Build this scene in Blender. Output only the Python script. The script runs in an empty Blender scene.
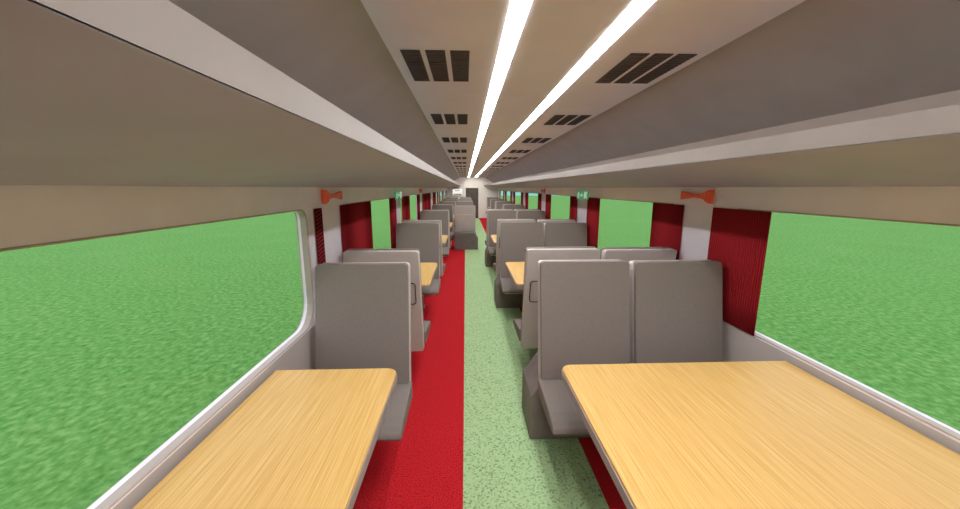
import bpy, bmesh, math, random
from mathutils import Vector, Matrix
random.seed(7)
SC = bpy.context.scene
COL = SC.collection
PI = math.pi

# ---------------------------------------------------------------- plan of the coach (metres)
EYE = 1.60                 # camera height above the floor
CX = 0.357                 # centre line of the coach, x
PITCH = 2.605              # one bay of seats, table and window
Y0, Y1 = -2.7, 19.65       # the two end walls
WALL = 1.315               # half width at the windows
ORD = ['nearest', 'second', 'third', 'fourth', 'fifth', 'sixth', 'seventh', 'eighth', 'ninth', 'tenth',
       'eleventh', 'twelfth', 'thirteenth', 'fourteenth', 'fifteenth', 'sixteenth']

# ---------------------------------------------------------------- materials
def srgb(r, g, b):
    f = lambda c: (c / 255 / 12.92) if c / 255 <= .04045 else ((c / 255 + .055) / 1.055) ** 2.4
    return (f(r), f(g), f(b), 1)

def new_mat(name, col, rough=.6, spec=.3):
    m = bpy.data.materials.new(name); m.use_nodes = True
    b = m.node_tree.nodes['Principled BSDF']
    b.inputs['Base Color'].default_value = col
    b.inputs['Roughness'].default_value = rough
    b.inputs['Specular IOR Level'].default_value = spec
    return m, m.node_tree, b

def speckle(name, col_a, col_b, scale, rough=.8, spec=.2, lo=.4, hi=.6, detail=2.0, bump=0.0, stretch=(1, 1, 1)):
    m, nt, b = new_mat(name, col_a, rough, spec)
    tc = nt.nodes.new('ShaderNodeTexCoord'); mp = nt.nodes.new('ShaderNodeMapping')
    mp.inputs['Scale'].default_value = stretch
    nz = nt.nodes.new('ShaderNodeTexNoise'); nz.inputs['Scale'].default_value = scale; nz.inputs['Detail'].default_value = detail
    rp = nt.nodes.new('ShaderNodeValToRGB')
    rp.color_ramp.elements[0].position = lo; rp.color_ramp.elements[0].color = col_a
    rp.color_ramp.elements[1].position = hi; rp.color_ramp.elements[1].color = col_b
    nt.links.new(tc.outputs['Object'], mp.inputs['Vector']); nt.links.new(mp.outputs['Vector'], nz.inputs['Vector'])
    nt.links.new(nz.outputs['Fac'], rp.inputs['Fac']); nt.links.new(rp.outputs['Color'], b.inputs['Base Color'])
    if bump:
        bp = nt.nodes.new('ShaderNodeBump'); bp.inputs['Strength'].default_value = bump; bp.inputs['Distance'].default_value = .004
        nt.links.new(nz.outputs['Fac'], bp.inputs['Height']); nt.links.new(bp.outputs['Normal'], b.inputs['Normal'])
    return m

def plain(name, rgb, rough=.6, spec=.25, var=5, scale=9):
    a = srgb(*[max(0, c - var) for c in rgb]); b = srgb(*[min(255, c + var) for c in rgb])
    return speckle(name, a, b, scale, rough, spec)

M = {}
M['wall'] = plain('wall_lightened', (238, 233, 243), .55, .25, 2, 4)  # lightened and cooled to offset the rack's shade and yellow table bounce
M['wall_low'] = plain('wall_below_sill', (180, 172, 166), .55, .25, 2, 4)  # same wall below the sill, without that lightening
M['ceiling'] = plain('ceiling_panel', (224, 219, 220), .6, .2, 2, 4)
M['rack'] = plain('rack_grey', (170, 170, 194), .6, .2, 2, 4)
M['cove'] = plain('cove_grey', (160, 147, 134), .6, .2, 2, 4)
M['lip'] = plain('rack_lip', (114, 104, 95), .5, .25, 2, 4)
M['endwall'] = plain('bulkhead_cream', (248, 240, 230), .55, .25, 2, 4)
M['frame'] = plain('window_frame', (176, 164, 155), .4, .35, 2, 6)
M['cushion'] = speckle('seat_fabric', srgb(127, 119, 113), srgb(135, 127, 120), 220, .9, .1, bump=.15)
M['shell'] = plain('seat_shell', (192, 184, 177), .45, .3, 2, 6)
M['pedestal'] = plain('pedestal_plastic', (120, 111, 105), .6, .25, 3, 10)
M['edge'] = plain('table_edging', (150, 136, 132), .5, .3, 3, 12)
M['dark'] = plain('dark_metal', (62, 54, 50), .5, .3, 3, 30)
M['slot'] = plain('vent_dark', (84, 78, 74), .6, .2, 3, 30)
M['white'] = plain('white_plastic', (236, 230, 220), .4, .3, 2, 20)
M['door'] = plain('door_brown', (92, 82, 72), .55, .25, 4, 6)
M['red_plastic'] = plain('hammer_red', (255, 112, 84), .4, .35, 5, 30)
M['sign_green'] = plain('sign_green', (84, 212, 146), .45, .3, 4, 30)
M['sign_white'] = plain('sign_white', (225, 245, 230), .45, .3, 3, 30)
for k, st in (('sign_green', .16), ('sign_white', .4)):      # back-lit exit signs
    b = M[k].node_tree.nodes['Principled BSDF']
    b.inputs['Emission Color'].default_value = srgb(70, 200, 135) if k == 'sign_green' else srgb(235, 250, 240)
    b.inputs['Emission Strength'].default_value = st
M['red_carpet'] = speckle('red_carpet', srgb(118, 12, 18), srgb(200, 40, 47), 130, .95, .05, .3, .52, 3, .5)
M['green_carpet'] = speckle('green_carpet', srgb(118, 144, 99), srgb(174, 205, 153), 90, .95, .05, .32, .5, 3, .5)

def grass_mat():
    m, nt, b = new_mat('grass', srgb(100, 170, 85), .95, .05)
    tc = nt.nodes.new('ShaderNodeTexCoord')
    mp = nt.nodes.new('ShaderNodeMapping'); mp.inputs['Scale'].default_value = (1, .75, 1)
    n1 = nt.nodes.new('ShaderNodeTexNoise'); n1.inputs['Scale'].default_value = 13; n1.inputs['Detail'].default_value = 3; n1.inputs['Roughness'].default_value = .65
    n2 = nt.nodes.new('ShaderNodeTexNoise'); n2.inputs['Scale'].default_value = .5; n2.inputs['Detail'].default_value = 2
    mx = nt.nodes.new('ShaderNodeMath'); mx.operation = 'MULTIPLY_ADD'; mx.inputs[1].default_value = .08
    rp = nt.nodes.new('ShaderNodeValToRGB'); e = rp.color_ramp.elements
    e[0].position = .32; e[0].color = srgb(70, 124, 56)
    e[1].position = .72; e[1].color = srgb(126, 172, 100)
    e2 = rp.color_ramp.elements.new(.52); e2.color = srgb(96, 152, 78)
    nt.links.new(tc.outputs['Object'], mp.inputs['Vector'])
    nt.links.new(mp.outputs['Vector'], n1.inputs['Vector']); nt.links.new(tc.outputs['Object'], n2.inputs['Vector'])
    nt.links.new(n2.outputs['Fac'], mx.inputs[0]); nt.links.new(n1.outputs['Fac'], mx.inputs[2])
    nt.links.new(mx.outputs[0], rp.inputs['Fac']); nt.links.new(rp.outputs['Color'], b.inputs['Base Color'])
    return m
M['grass'] = grass_mat()

def wood_mat():
    m, nt, b = new_mat('oak_laminate', srgb(226, 176, 104), .45, .25)
    tc = nt.nodes.new('ShaderNodeTexCoord'); mp = nt.nodes.new('ShaderNodeMapping')
    mp.inputs['Scale'].default_value = (120, 2.0, 1)
    n1 = nt.nodes.new('ShaderNodeTexNoise'); n1.inputs['Scale'].default_value = 1.6; n1.inputs['Detail'].default_value = 6; n1.inputs['Roughness'].default_value = .6
    rp = nt.nodes.new('ShaderNodeValToRGB'); e = rp.color_ramp.elements
    e[0].position = .32; e[0].color = srgb(203, 158, 86)
    e[1].position = .68; e[1].color = srgb(230, 193, 124)
    e3 = e.new(.5); e3.color = srgb(218, 178, 106)
    nt.links.new(tc.outputs['Object'], mp.inputs['Vector']); nt.links.new(mp.outputs['Vector'], n1.inputs['Vector'])
    nt.links.new(n1.outputs['Fac'], rp.inputs['Fac']); nt.links.new(rp.outputs['Color'], b.inputs['Base Color'])
    return m
M['wood'] = wood_mat()

def curtain_mat(name, diagonal=False):
    m, nt, b = new_mat(name, srgb(120, 22, 28), .9, .08)
    tc = nt.nodes.new('ShaderNodeTexCoord'); mp = nt.nodes.new('ShaderNodeMapping')
    w = nt.nodes.new('ShaderNodeTexWave'); w.wave_type = 'BANDS'; w.bands_direction = 'Y'
    w.inputs['Scale'].default_value = 14 if diagonal else 17
    w.inputs['Distortion'].default_value = .3
    if diagonal:
        mp.inputs['Rotation'].default_value = (math.radians(80), 0, 0)
        w.inputs['Scale'].default_value = 13
    rp = nt.nodes.new('ShaderNodeValToRGB'); e = rp.color_ramp.elements
    e[0].position = .15; e[0].color = srgb(122, 22, 30) if not diagonal else srgb(66, 12, 18)
    e[1].position = .8; e[1].color = srgb(172, 42, 50) if not diagonal else srgb(150, 40, 46)
    nt.links.new(tc.outputs['Object'], mp.inputs['Vector']); nt.links.new(mp.outputs['Vector'], w.inputs['Vector'])
    nt.links.new(w.outputs['Fac'], rp.inputs['Fac']); nt.links.new(rp.outputs['Color'], b.inputs['Base Color'])
    return m
M['curtain'] = curtain_mat('curtain_red'); M['curtain_rope'] = curtain_mat('curtain_red_diagonal', True)

def glass_mat():
    m = bpy.data.materials.new('window_glass'); m.use_nodes = True
    nt = m.node_tree; nt.nodes.clear()
    o = nt.nodes.new('ShaderNodeOutputMaterial'); mix = nt.nodes.new('ShaderNodeMixShader')
    t = nt.nodes.new('ShaderNodeBsdfTransparent'); t.inputs['Color'].default_value = (.985, .99, .985, 1)
    g = nt.nodes.new('ShaderNodeBsdfGlossy'); g.inputs['Roughness'].default_value = .02
    mix.inputs['Fac'].default_value = .012
    nt.links.new(t.outputs[0], mix.inputs[1]); nt.links.new(g.outputs[0], mix.inputs[2]); nt.links.new(mix.outputs[0], o.inputs['Surface'])
    return m
M['glass'] = glass_mat()

def emit_mat(name, col, strength):
    m = bpy.data.materials.new(name); m.use_nodes = True
    nt = m.node_tree; nt.nodes.clear()
    o = nt.nodes.new('ShaderNodeOutputMaterial'); e = nt.nodes.new('ShaderNodeEmission')
    e.inputs['Color'].default_value = col; e.inputs['Strength'].default_value = strength
    nt.links.new(e.outputs[0], o.inputs['Surface'])
    return m
M['light'] = emit_mat('lamp_diffuser', (1, .985, 1, 1), 29)

M['screen'] = emit_mat('display_screen', (1, .96, .9, 1), .95)

# ---------------------------------------------------------------- helpers
def link_mesh(name, bm, mat, parent=None, smooth=False, recalc=True):
    if recalc: bmesh.ops.recalc_face_normals(bm, faces=bm.faces)
    me = bpy.data.meshes.new(name); bm.to_mesh(me); bm.free()
    me.materials.append(mat)
    if smooth:
        for p in me.polygons: p.use_smooth = True
    o = bpy.data.objects.new(name, me); COL.objects.link(o)
    if parent is not None: o.parent = parent
    return o

def tag(o, label, cat, group=None):
    o['label'] = label; o['category'] = cat
    if group: o['group'] = group
    return o

def structure(o):
    o['kind'] = 'structure'; return o

def thing(name, loc, rz=0):
    o = bpy.data.objects.new(name, None); COL.objects.link(o)
    o.empty_display_size = .1
    o.location = loc; o.rotation_euler = (0, 0, rz)
    return o

def copy_tree(o, parent=None):
    c = o.copy(); COL.objects.link(c)
    if parent is not None: c.parent = parent
    for ch in list(o.children): copy_tree(ch, c)
    return c

def box(bm, x0, x1, y0, y1, z0, z1, bevel=0, seg=2):
    b2 = bmesh.new()
    bmesh.ops.create_cube(b2, size=1)
    bmesh.ops.scale(b2, vec=(x1 - x0, y1 - y0, z1 - z0), verts=b2.verts)
    bmesh.ops.translate(b2, vec=((x0 + x1) / 2, (y0 + y1) / 2, (z0 + z1) / 2), verts=b2.verts)
    if bevel: bmesh.ops.bevel(b2, geom=list(b2.edges), offset=bevel, segments=seg, profile=.5, affect='EDGES')
    merge(bm, b2)

def merge(bm, b2):
    me = bpy.data.meshes.new('tmp'); b2.to_mesh(me); b2.free(); bm.from_mesh(me); bpy.data.meshes.remove(me)

def prism(bm, pts, fn, a, b, bevel=0, seg=2):
    """closed 2-D outline swept from a to b; fn(p, q, t) gives the 3-D point."""
    b2 = bmesh.new()
    A = [b2.verts.new(fn(p, q, a)) for p, q in pts]; B = [b2.verts.new(fn(p, q, b)) for p, q in pts]
    n = len(pts)
    for i in range(n): b2.faces.new((A[i], A[(i + 1) % n], B[(i + 1) % n], B[i]))
    b2.faces.new(A[::-1]); b2.faces.new(B)
    bmesh.ops.recalc_face_normals(b2, faces=b2.faces)
    if bevel: bmesh.ops.bevel(b2, geom=list(b2.edges), offset=bevel, segments=seg, profile=.5, affect='EDGES', clamp_overlap=True)
    merge(bm, b2)

def rounded(x0, x1, y0, y1, radii, n=6):
    """outline of a rectangle with its own radius at each corner (x0y0, x1y0, x1y1, x0y1)"""
    pts = []
    for (cx, cy, sx, sy, a0, r) in ((x0, y0, 1, 1, PI, radii[0]), (x1, y0, -1, 1, 1.5 * PI, radii[1]),
                                    (x1, y1, -1, -1, 0, radii[2]), (x0, y1, 1, -1, .5 * PI, radii[3])):
        if r <= 1e-5: pts.append((cx, cy)); continue
        for k in range(n + 1):
            a = a0 + .5 * PI * k / n
            pts.append((cx + sx * r + r * math.cos(a), cy + sy * r + r * math.sin(a)))
    return pts

def tube(bm, pts, r, closed=False, sides=8):
    n = len(pts); P = [Vector(p) for p in pts]; rings = []
    for i in range(n):
        a = P[(i - 1) % n] if (closed or i) else P[i]; b = P[(i + 1) % n] if (closed or i < n - 1) else P[i]
        t = (b - a).normalized()
        u = t.cross(Vector((0, 1, 0)));
        if u.length < .01: u = t.cross(Vector((1, 0, 0)))
        u.normalize(); v = t.cross(u)
        rings.append([bm.verts.new(P[i] + r * (math.cos(2 * PI * k / sides) * u + math.sin(2 * PI * k / sides) * v)) for k in range(sides)])
    for i in range(n if closed else n - 1):
        A, B = rings[i], rings[(i + 1) % n]
        for k in range(sides): bm.faces.new((A[k], A[(k + 1) % sides], B[(k + 1) % sides], B[k]))
    if not closed: bm.faces.new(rings[0][::-1]); bm.faces.new(rings[-1])

def wx(side, u): return CX + side * u        # side -1 left wall, +1 right wall
SIDE = {-1: 'left', 1: 'right'}

# ---------------------------------------------------------------- floor, ceiling, ends
bm = bmesh.new(); box(bm, CX - 1.40, CX + 1.40, Y0 - .1, Y1 + .1, -.12, 0)
structure(link_mesh('floor', bm, M['red_carpet']))
bm = bmesh.new(); box(bm, CX - .381, CX + .359, Y0 + .02, Y1 - .06, 0.0, .006)
o = link_mesh('carpet_runner', bm, M['green_carpet'])
tag(o, 'pale green flecked carpet runner laid down the middle of the red floor', 'carpet')

CEIL = EYE + .554
bm = bmesh.new(); box(bm, CX - .67, CX + .67, Y0 - .1, Y1 + .1, CEIL, CEIL + .08)
structure(link_mesh('ceiling', bm, M['ceiling']))
for s in (-1, 1):   # sloping dark panel beside the ceiling and the upright strip behind the luggage rack
    pts = [(.668, CEIL), (1.10, EYE + .285), (1.10, EYE + .05), (1.36, EYE + .05), (1.36, CEIL + .08), (.668, CEIL + .08)]
    bm = bmesh.new(); prism(bm, pts, lambda p, q, t: (wx(s, p), t, q), Y0 - .1, Y1 + .1)
    structure(link_mesh('trim_%d' % (1 if s < 0 else 2), bm, M['cove']))

# end walls: the far one has a doorway
def end_wall(name, y0, y1, door):
    bm = bmesh.new()
    z1 = CEIL + .08
    if door:
        box(bm, CX - 1.40, CX - .345, y0, y1, 0, z1); box(bm, CX + .325, CX + 1.40, y0, y1, 0, z1)
        box(bm, CX - .345, CX + .325, y0, y1, EYE, z1)
    else: box(bm, CX - 1.40, CX + 1.40, y0, y1, 0, z1)
    structure(link_mesh(name, bm, M['endwall']))
end_wall('wall_front', Y1, Y1 + .1, True)
end_wall('wall_back', Y0 - .1, Y0, False)
bm = bmesh.new(); box(bm, CX - .345, CX + .325, Y1 + .03, Y1 + .07, .0, EYE, .004)
d = structure(link_mesh('door_1', bm, M['door']))
bm = bmesh.new(); tube(bm, [(CX + .25, Y1 + .03, .75), (CX + .25, Y1 - .01, .77), (CX + .25, Y1 - .01, .98), (CX + .25, Y1 + .03, 1.0)], .011)
link_mesh('door_handle', bm, M['dark'], d, True)

# ---------------------------------------------------------------- side walls with rounded window openings
WT, WB = EYE - .123, EYE - .840
def pillar_y(k): return 2.57 + PITCH * k
OPEN = []
for k in range(-2, 7):
    a, b = pillar_y(k) + .25, pillar_y(k + 1) - (.345 if k < 0 else .22)
    if k == 6: b = Y1 - .45
    if k == -2: a = Y0 + .3
    OPEN.append((a, b))
RAD = (.16, .16, .07, .07)
def opening(a, b, grow=0.0, n=7):
    return rounded(a - grow, b + grow, WB - grow, WT + grow, [r + grow for r in RAD], n)

for s in (-1, 1):
    bm = bmesh.new()
    def V(u, y, z): return bm.verts.new((wx(s, u), y, z))
    def strip(prof, ya, yb):
        A = [V(u, ya, z) for u, z in prof]; B = [V(u, yb, z) for u, z in prof]
        for i in range(len(prof) - 1): bm.faces.new((A[i], A[i + 1], B[i + 1], B[i]))
    zlo, zhi = WB - .012, WT + .03
    strip([(1.27, 0), (1.285, .10), (WALL, .55), (WALL, zlo)], Y0, Y1)
    strip([(WALL - .004, zhi), (WALL - .010, EYE + .045)], Y0, Y1)
    cuts = [Y0] + [(OPEN[i][1] + OPEN[i + 1][0]) / 2 for i in range(len(OPEN) - 1)] + [Y1]
    for i, (a, b) in enumerate(OPEN):
        c0, c1 = cuts[i], cuts[i + 1]
        inner = opening(a, b)
        per = len(inner) // 4
        corner = [(c0, zlo), (c1, zlo), (c1, zhi), (c0, zhi)]
        uz = lambda z: WALL - .004 * (z - zlo) / (zhi - zlo)
        I = [V(uz(z), y, z) for y, z in inner]; O = [V(uz(z), y, z) for y, z in corner]
        n = len(inner)
        for c in range(4):
            for j in range(per - 1): bm.faces.new((O[c], I[c * per + j], I[c * per + j + 1]))
            bm.faces.new((O[c], I[c * per + per - 1], I[(c * per + per) % n], O[(c + 1) % 4]))
    bmesh.ops.remove_doubles(bm, verts=bm.verts, dist=.0005)
    bm.normal_update()
    for f in bm.faces:      # every face looks into the coach
        if f.normal.x * s > 0: f.normal_flip()
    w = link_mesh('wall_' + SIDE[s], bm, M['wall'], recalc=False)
    w.data.materials.append(M['wall_low'])
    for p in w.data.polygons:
        if p.center.z < zlo - .001: p.material_index = 1  # below the sill the wall keeps its unlightened tone
    md = w.modifiers.new('thickness', 'SOLIDIFY'); md.thickness = .055; md.offset = -1
    structure(w)

# windows: pale rounded frame lining each opening, with a pane of glass
wn = 0
for s in (-1, 1):
    for (a, b) in OPEN:
        wn += 1
        bm = bmesh.new()
        loops = []
        for grow, u in ((.001, WALL - .0045), (-.002, WALL - .0052), (-.006, WALL - .002), (.004, WALL + .062), (.024, WALL + .062), (.024, WALL + .058)):
            loops.append([bm.verts.new((wx(s, u), y, z)) for y, z in opening(a, b, grow)])
        loops = loops[:5]
        n = len(loops[0])
        for A, B in zip(loops[:-1], loops[1:]):
            for i in range(n): bm.faces.new((A[i], A[(i + 1) % n], B[(i + 1) % n], B[i]))
        for v in [v for v in bm.verts if not v.link_faces]: bm.verts.remove(v)
        wo = structure(link_mesh('window_%d' % wn, bm, M['frame']))
        bm = bmesh.new(); prism(bm, opening(a, b, .012), lambda p, q, t: (wx(s, t), p, q), WALL + .045, WALL + .050)
        link_mesh('glass_pane', bm, M['glass'], wo)

# ---------------------------------------------------------------- luggage racks
for s in (-1, 1):
    t = thing('luggage_rack', (wx(s, 1.10), 8.5, EYE + .01))
    tag(t, 'long grey luggage rack with pale front lip above the %s windows' % SIDE[s], 'luggage rack', 'luggage racks along the coach')
    o0 = Vector(t.location)
    def loc(p, q, y): return (wx(s, p) - o0.x, y - o0.y, q - o0.z)
    bm = bmesh.new()
    prism(bm, [(.607, EYE + .1055), (1.295, EYE + .006), (1.295, EYE + .028), (.64, EYE + .128)], lambda p, q, y: loc(p, q, y), Y0, Y1)
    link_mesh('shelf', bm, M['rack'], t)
    bm = bmesh.new()
    prism(bm, [(.606, EYE + .107), (.618, EYE + .163), (.624, EYE + .163), (.645, EYE + .130), (.640, EYE + .112)], lambda p, q, y: loc(p, q, y), Y0, Y1)
    link_mesh('lip', bm, M['lip'], t)

# ---------------------------------------------------------------- ceiling light strips and vents
for s in (-1, 1):
    bm = bmesh.new()
    yy = Y0 + .05; ys = [Y0 + .05 + i * (Y1 - .33 - Y0) / 32 for i in range(33)]
    prof = [(.1535, CEIL - .0004), (.154, CEIL - .0022), (.2155, CEIL - .0022), (.216, CEIL - .0004)]
    rows = [[bm.verts.new((wx(s, p), y, q)) for p, q in prof] for y in ys]
    for A, B in zip(rows[:-1], rows[1:]):
        for i in range(4): bm.faces.new((A[i], A[(i + 1) % 4], B[(i + 1) % 4], B[i]))
    bm.faces.new(rows[0][::-1]); bm.faces.new(rows[-1])
    o = link_mesh('light_strip', bm, M['light'])
    tag(o, 'glowing white light strip running along the ceiling, %s one of the two' % SIDE[s], 'light', 'ceiling light strips')

def vent_slot_mesh():
    bm = bmesh.new()
    w, l = .080, .43
    box(bm, -w / 2, w / 2, -l / 2, l / 2, -.003, .0)
    for i in range(14):   # fine crosswise louvres
        y = -l / 2 + .02 + i * (l - .04) / 13
        box(bm, -w / 2 + .004, w / 2 - .004, y - .005, y + .005, -.006, -.0025)
    return bm
first_slot = None
for s in (-1, 1):
    n = 0
    for k in range(0, 14):
        y = 1.83 + k * PITCH / 2
        if y > Y1 - .4: break
        t = thing('ceiling_vent', (wx(s, .478), y, CEIL - .001))
        for j in (-1, 0, 1):
            if first_slot is None: first_slot = c = link_mesh('vent_slot', vent_slot_mesh(), M['slot'], t)
            else:
                c = first_slot.copy(); COL.objects.link(c); c.parent = t
            c.location = (j * .1015, 0, 0)
        tag(t, 'dark three-slot ceiling vent %s of the light strips, %s along its row' % (SIDE[s], ORD[n]),
            'vent', 'ceiling vents on the %s' % SIDE[s])
        n += 1

# ---------------------------------------------------------------- seats (local: sitter looks towards -y, y = 0 at the crease of the seat)
LEAN = .13 / .74
def back_pt(off, z): return off + (z - .42) * LEAN
def seat_meshes():
    out = {}
    bm = bmesh.new()   # upholstered front of the back
    b2 = bmesh.new()
    pts = rounded(-.278, .278, .39, 1.142, (.006, .012, .022, .022), 4)
    prism(b2, pts, lambda p, q, t: (p, back_pt(t, q), q), 0.0, .045, .004, 1); merge(bm, b2)
    out['back_cushion'] = bm
    bm = bmesh.new()   # pale moulded shell round the back
    pts = rounded(-.280, .280, .27, 1.136, (.02, .02, .022, .022), 4)
    prism(bm, pts, lambda p, q, t: (p, back_pt(t, q), q), .03, .105, .004, 1)
    out['back_shell'] = bm
    bm = bmesh.new()   # seat cushion with a waterfall front edge
    prof = [(.03, .425), (-.28, .392), (-.345, .378), (-.385, .360), (-.398, .342), (-.385, .325), (-.30, .318), (.03, .318)]
    prism(bm, prof, lambda p, q, t: (t, p, q), -.297, .297, .007, 2)
    out['seat_cushion'] = bm
    bm = bmesh.new()   # pan below the cushion
    prof = [(.05, .365), (-.30, .335), (-.345, .33), (-.33, .300), (-.26, .285), (.05, .285)]
    prism(bm, prof, lambda p, q, t: (t, p, q), -.262, .262, .005, 1)
    out['seat_pan'] = bm
    bm = bmesh.new()   # wide plinth with cut corners
    prof = [(-.34, 0), (.275, 0), (.275, .435), (-.245, .435), (-.34, .30)]
    prism(bm, prof, lambda p, q, t: (p, t, q), .012, .36, .008, 2)
    out['pedestal'] = bm
    bm = bmesh.new()   # narrow leg under seats that hang on the wall
    box(bm, -.05, .05, .06, .18, .012, .30, .006); box(bm, -.07, .07, .04, .20, 0, .016, .004)
    out['leg'] = bm
    bm = bmesh.new()   # grab handle on the rear of the shell
    yb = .105 + .02
    r = rounded(.160, .245, .71, .885, (.02,) * 4, 4)
    tube(bm, [(p, back_pt(yb, q), q) for p, q in r], .0042, True, 6)
    for z in (.75, .85): tube(bm, [(.245, back_pt(.10, z), z), (.245, back_pt(yb, z), z)], .004, False, 6)
    out['grab_handle'] = bm
    bm = bmesh.new()   # fold-down tray
    prism(bm, rounded(-.25, .25, .46, .905, (.02,) * 4, 4), lambda p, q, t: (p, back_pt(t, q), q), .100, .120, .004, 1)
    out['folding_tray'] = bm
    return out
SEAT = {}
for nm, bm in seat_meshes().items():
    bmesh.ops.recalc_face_normals(bm, faces=bm.faces)
    me = bpy.data.meshes.new(nm); bm.to_mesh(me); bm.free()
    me.materials.append({'back_cushion': M['cushion'], 'seat_cushion': M['cushion'], 'back_shell': M['shell'], 'seat_pan': M['shell'],
                         'pedestal': M['pedestal'], 'leg': M['pedestal'], 'grab_handle': M['dark'], 'folding_tray': M['shell']}[nm])
    for p in me.polygons: p.use_smooth = False
    SEAT[nm] = me

def seat(x, y, away, plinth, label, group, handle=0, tray=False):
    t = thing('passenger_chair', (x, y, .0066 if abs(x - CX) < .5 else 0), PI if away else 0)
    parts = ['back_cushion', 'back_shell', 'seat_cushion', 'seat_pan', 'pedestal' if plinth else 'leg']
    if handle: parts.append('grab_handle')
    if tray: parts.append('folding_tray')
    for p in parts:
        o = bpy.data.objects.new(p, SEAT[p]); COL.objects.link(o); o.parent = t
        if (p == 'grab_handle' and handle < 0) or (p == 'pedestal' and x < 0 and not away): o.scale = (-1, 1, 1)
        if p == 'grab_handle': o['label'] = 'thin dark grab handle'
    return tag(t, label, 'seat', group)

XR1, XR2 = .742, 1.340      # seat centres on the right: aisle, window
XL1, XL2 = -.02, -.635      # on the left: aisle (far half only), window
def mate(k): return 'of row %s' % ORD[k]
for k in range(0, 7):
    yF = 2.06 + PITCH * k; yA = 2.91 + PITCH * k
    if k == 6: yA = yF + .9
    row = ORD[k] if k else 'nearest'
    def lab(side, place, away):
        if away: return 'grey seat with its pale back towards us, %s row, %s side, %s' % (row, side, place)
        return 'grey seat with its dark front towards us, %s row, %s side, %s' % (row, side, place)
    far = k >= 3
    # left-hand window seat
    seat(XL2, yF, False, False, lab('left', 'at window', False), 'seats facing us', 0)
    seat(XL2, yA, True, False, lab('left', 'at window', True), 'seats turned away', -1 if not far else 0)
    if k >= 4:
        seat(XL1, yF, False, True, lab('left', 'at aisle', False), 'seats facing us')
        seat(XL1, yA, True, False, lab('left', 'at aisle', True), 'seats turned away', -1)
    seat(XR2, yF, False, False, lab('right', 'at window', False), 'seats facing us')
    seat(XR2, yA, True, False, lab('right', 'at window', True), 'seats turned away', 1 if far else 0)
    if not far:
        seat(XR1, yF, False, True, lab('right', 'at aisle', False), 'seats facing us')
        seat(XR1, yA, True, False, lab('right', 'at aisle', True), 'seats turned away', 1)
seat(-.022, 9.79, True, True, 'lone pale-backed grey seat on a dark plinth standing out into the aisle', 'seats turned away', 0, True)

# ---------------------------------------------------------------- tables
def table(x0, x1, y0, y1, wall_side, label):
    cx, cy = (x0 + x1) / 2, (y0 + y1) / 2
    t = thing('train_table', (cx, cy, 0))
    hx, hy = (x1 - x0) / 2, (y1 - y0) / 2
    r = .055
    rad = (r, .004, .004, r) if wall_side > 0 else (.004, r, r, .004)
    bm = bmesh.new(); prism(bm, rounded(-hx + .004, hx - .004, -hy + .004, hy - .004, rad, 6), lambda p, q, z: (p, q, z), .706, .720, .0015, 1)
    link_mesh('tabletop', bm, M['wood'], t)
    bm = bmesh.new(); prism(bm, rounded(-hx, hx, -hy, hy, rad, 6), lambda p, q, z: (p, q, z), .672, .7085, .003, 1)
    link_mesh('edging', bm, M['edge'], t)
    bm = bmesh.new()
    lx = wall_side * hx * .35
    box(bm, lx - .045, lx + .045, -.07, .07, .01, .675, .01); box(bm, lx - .16, lx + .16, -.2, .2, 0, .02, .006)
    link_mesh('leg', bm, M['pedestal'], t)
    return tag(t, label, 'table', 'tables between facing seats')
for k in range(0, 7):
    ya, yb = .655 + PITCH * k, 1.695 + PITCH * k
    double_l, double_r = k >= 4, k < 3
    row = ORD[k]
    table(-.94 if True else 0, (-.338 if not double_l else .25), ya, yb, -1,
          '%s pale oak table %s the left windows, %s' % ('wide' if double_l else 'narrow', 'along', row if k == 0 else row + ' from the front'))
    table((.468 if double_r else 1.055), 1.655, ya, yb, 1,
          '%s pale oak table along the right windows, %s' % ('wide' if double_r else 'narrow', row if k == 0 else row + ' from the front'))

# ---------------------------------------------------------------- curtains
cur_n = {-1: 0, 1: 0}
def curtain(s, ya, yb, note, rope=False):
    """pleated cloth hanging just inside the wall; y runs along the coach"""
    L = yb - ya; n = max(10, int(L / .006)); pl = max(2, round(L / .018))
    zt, zb = EYE - .128, EYE - .845
    t = []
    bm = bmesh.new()
    cy = (ya + yb) / 2; base = WALL - .0125
    rows = []
    for side_off in (0, .003):
        pair = []
        for z in (zb, (zb + zt) / 2, zt):
            amp = .003
            pair.append([bm.verts.new((s * (amp * math.sin(2 * PI * pl * i / n) + side_off), -L / 2 + L * i / n, z - zb)) for i in range(n + 1)])
        rows.append(pair)
    for pair in rows:
        for A, B in zip(pair[:-1], pair[1:]):
            for i in range(n): bm.faces.new((A[i], A[i + 1], B[i + 1], B[i]))
    a, b = rows
    for j in range(2):
        for e in (0, n): bm.faces.new((a[j][e], a[j + 1][e], b[j + 1][e], b[j][e]))
    for j in (0, 2):
        for i in range(n): bm.faces.new((a[j][i], a[j][i + 1], b[j][i + 1], b[j][i]))
    o = link_mesh('curtain', bm, M['curtain_rope' if rope else 'curtain'], None, True)
    o.location = (wx(s, base), cy, zb)
    i = cur_n[s]; cur_n[s] += 1
    return tag(o, 'dark red curtain %s, %s on the %s' % (note, ORD[i] if i else 'first', SIDE[s]), 'curtain', 'red curtains on the %s' % SIDE[s])
curtain(-1, 2.325, 2.445, 'tied narrow with diagonal folds before the left hammer', True)
curtain(-1, 2.80, 3.70, 'hanging wide behind the left hammer')
curtain(1, 1.92, 2.394, 'hanging wide before the right hammer')
curtain(1, 2.724, 3.188, 'behind the right hammer')
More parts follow.
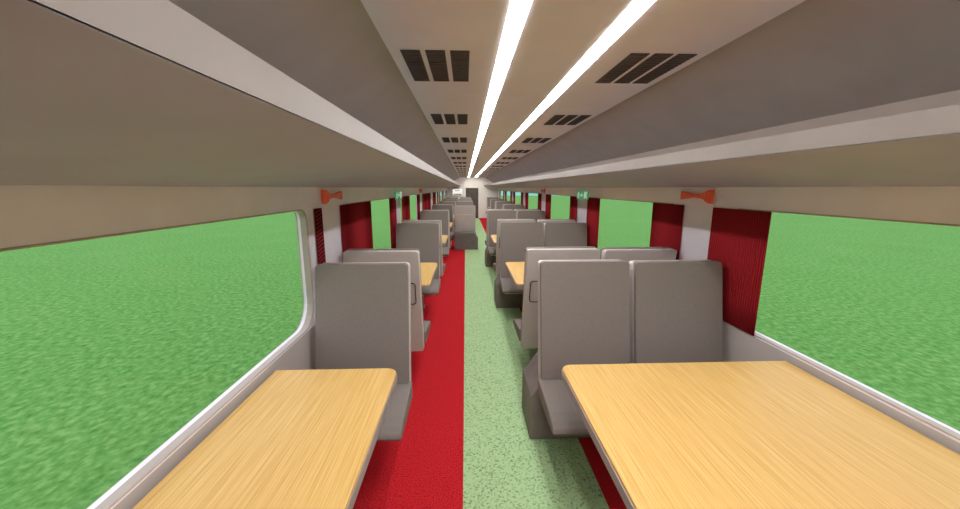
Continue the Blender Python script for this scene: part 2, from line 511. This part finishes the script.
for k in range(1, 7):
    p = pillar_y(k)
    for s in (-1, 1):
        q = p + (.08 if s < 0 else 0)
        if not (s < 0 and k == 3): curtain(s, q - (.66 if s < 0 else .70), q - .23, 'before the %s window pillar' % ORD[k])
        ln = {(-1, 1): 1.0, (-1, 2): 2.1, (-1, 3): 1.3}.get((s, k), .60)
        if not (k == 6): curtain(s, q + .225, q + ln, 'behind the %s window pillar' % ORD[k])

# ---------------------------------------------------------------- emergency hammers and exit signs on the pillars
def wall_u(z): return WALL - .005

def on_wall(s, y, zc):
    """an Empty's place on the upper wall, local x along the coach, local y up the wall, local z into the coach"""
    d = .02; du = wall_u(zc + d) - wall_u(zc - d)
    up = Vector((s * du, 0, 2 * d)).normalized()
    nrm = Vector((-s, 0, 0)); nrm = (nrm - up * nrm.dot(up)).normalized()
    xax = up.cross(nrm)
    m = Matrix((xax, up, nrm)).transposed().to_4x4()
    m.translation = Vector((wx(s, wall_u(zc)), y, zc)) + nrm * .006
    return m

def hammer(s, y, label):
    t = thing('emergency_hammer', (0, 0, 0)); t.matrix_world = on_wall(s, y, EYE - .055)
    f = 1 if s < 0 else -1        # local x runs the other way on the other wall
    hd = -1                       # head towards the camera
    sx = f if False else 1
    xdir = on_wall(s, y, EYE - .055).col[0].y   # +1 when local x points away from the camera
    h = -xdir
    bm = bmesh.new()
    out = [(-.18, -.030), (-.10, -.020), (-.02, -.012), (.06, -.018), (.115, -.030), (.115, .030), (.06, .018), (-.02, .012), (-.10, .022), (-.18, .032)]
    prism(bm, [(h * p, q) for p, q in out], lambda p, q, z: (p, q, z), 0, .022, .004, 2)
    link_mesh('handle', bm, M['red_plastic'], t)
    bm = bmesh.new(); prism(bm, [(h * p, q) for p, q in [(.112, -.032), (.150, -.046), (.172, -.050), (.172, .044), (.150, .042), (.112, .032)]], lambda p, q, z: (p, q, z), 0, .030, .004, 2)
    link_mesh('head', bm, M['red_plastic'], t)
    return tag(t, label, 'hammer', 'emergency hammers')
for s in (-1, 1):
    hammer(s, pillar_y(0) + .06 if s < 0 else pillar_y(0), 'bright red emergency hammer on the nearest %s window pillar' % SIDE[s])
    hammer(s, pillar_y(2), 'small red emergency hammer on the third %s window pillar' % SIDE[s])

def exit_sign(s, y, label):
    m = on_wall(s, y, EYE - .10)
    t = thing('exit_sign', (0, 0, 0)); t.matrix_world = m
    bm = bmesh.new(); box(bm, -.25, .25, -.058, .058, 0, .012, .003)
    link_mesh('board', bm, M['sign_green'], t)
    g = 1 if s > 0 else 1
    bm = bmesh.new()
    z0, z1 = .0115, .0145
    F = lambda p, q, z: (p, q, z)
    # running figure
    prism(bm, [(-.155 + .011 * math.cos(a * PI / 5), .036 + .011 * math.sin(a * PI / 5)) for a in range(10)], F, z0, z1)
    for quad in ([(-.185, .024), (-.160, .024), (-.168, -.012), (-.192, -.008)],
                 [(-.180, -.008), (-.168, -.012), (-.140, -.020), (-.146, -.048), (-.132, -.048), (-.124, -.010)],
                 [(-.192, -.006), (-.178, -.010), (-.196, -.036), (-.226, -.036), (-.226, -.024), (-.204, -.024)],
                 [(-.162, .022), (-.156, .012), (-.128, .008), (-.126, .018)],
                 [(-.184, .022), (-.188, .012), (-.216, .004), (-.220, .016)]):
        prism(bm, quad, F, z0, z1)
    link_mesh('running_figure', bm, M['sign_white'], t)
    bm = bmesh.new()
    prism(bm, [(-.085, -.008), (-.02, -.008), (-.02, -.030), (.03, .0), (-.02, .030), (-.02, .008), (-.085, .008)], F, z0, z1)
    link_mesh('arrow', bm, M['sign_white'], t)
    bm = bmesh.new()
    box(bm, .09, .10, -.045, .045, z0, z1); box(bm, .20, .21, -.045, .045, z0, z1); box(bm, .09, .21, .036, .046, z0, z1)
    prism(bm, [(.115, -.045), (.165, -.03), (.165, .034), (.115, .026)], F, z0, z1)
    link_mesh('doorway', bm, M['sign_white'], t)
    return tag(t, label, 'sign', 'green exit signs')
for s in (-1, 1):
    exit_sign(s, pillar_y(1) + (.05 if s < 0 else -.02), 'green exit sign with running figure on the second %s window pillar' % SIDE[s])

# lit display on the far wall beside the door
t = thing('information_display', (CX - .79, Y1 + .004, EYE - .40))
bm = bmesh.new(); box(bm, -.27, .27, -.10, 0, 0, .36, .02, 3); link_mesh('casing', bm, M['white'], t)
bm = bmesh.new(); box(bm, -.245, .245, -.106, -.098, .02, .34, .002); link_mesh('screen', bm, M['screen'], t)
for i in range(3):
    bm = bmesh.new(); box(bm, -.20 + i * .14, -.20 + i * .14 + .12, -.110, -.104, .04, .10, .001); link_mesh('dark_block', bm, M['dark'], t)
bm = bmesh.new(); box(bm, -.13, .13, -.110, -.104, .245, .275, .001); link_mesh('grey_line', bm, M['edge'], t)
tag(t, 'white lit display with dark blocks on the far end wall beside the door', 'display')

# ---------------------------------------------------------------- grass outside
bm = bmesh.new()
bmesh.ops.create_grid(bm, x_segments=4, y_segments=4, size=115)
g = link_mesh('ground', bm, M['grass']); g.location = (0, 0, -.75); structure(g)

# ---------------------------------------------------------------- sky
w = bpy.data.worlds.new('sky'); SC.world = w; w.use_nodes = True
nt = w.node_tree; bg = nt.nodes['Background']
tc = nt.nodes.new('ShaderNodeTexCoord'); sp = nt.nodes.new('ShaderNodeSeparateXYZ'); rp = nt.nodes.new('ShaderNodeValToRGB')
e = rp.color_ramp.elements
e[0].position = .0; e[0].color = srgb(105, 160, 150); e[1].position = .12; e[1].color = srgb(214, 216, 222)
nt.links.new(tc.outputs['Generated'], sp.inputs[0]); nt.links.new(sp.outputs['Z'], rp.inputs['Fac']); nt.links.new(rp.outputs['Color'], bg.inputs['Color'])
bg.inputs['Strength'].default_value = 2.0

# ---------------------------------------------------------------- camera
F, VX, VY = 363.5, 465.5, 188.0
pitch = math.atan((254.5 - VY) / F); yaw = math.atan((480 - VX) / math.hypot(F, 254.5 - VY))
cd = bpy.data.cameras.new('camera'); cam = bpy.data.objects.new('camera', cd); COL.objects.link(cam)
cam.location = (0, 0, EYE); cam.rotation_euler = (PI / 2 - pitch, 0, -yaw)
cd.sensor_fit = 'HORIZONTAL'; cd.sensor_width = 36; cd.lens = F * 36 / 960; cd.clip_start = .02; cd.clip_end = 1000
SC.camera = cam
SC.view_settings.view_transform = 'Standard'; SC.view_settings.look = 'None'
SC.view_settings.gamma = 1; SC.view_settings.use_curve_mapping = False
SC.view_settings.exposure = 0.0
SC.cycles.max_bounces = 14; SC.cycles.diffuse_bounces = 12; SC.cycles.transparent_max_bounces = 12
SC.cycles.use_denoising = True
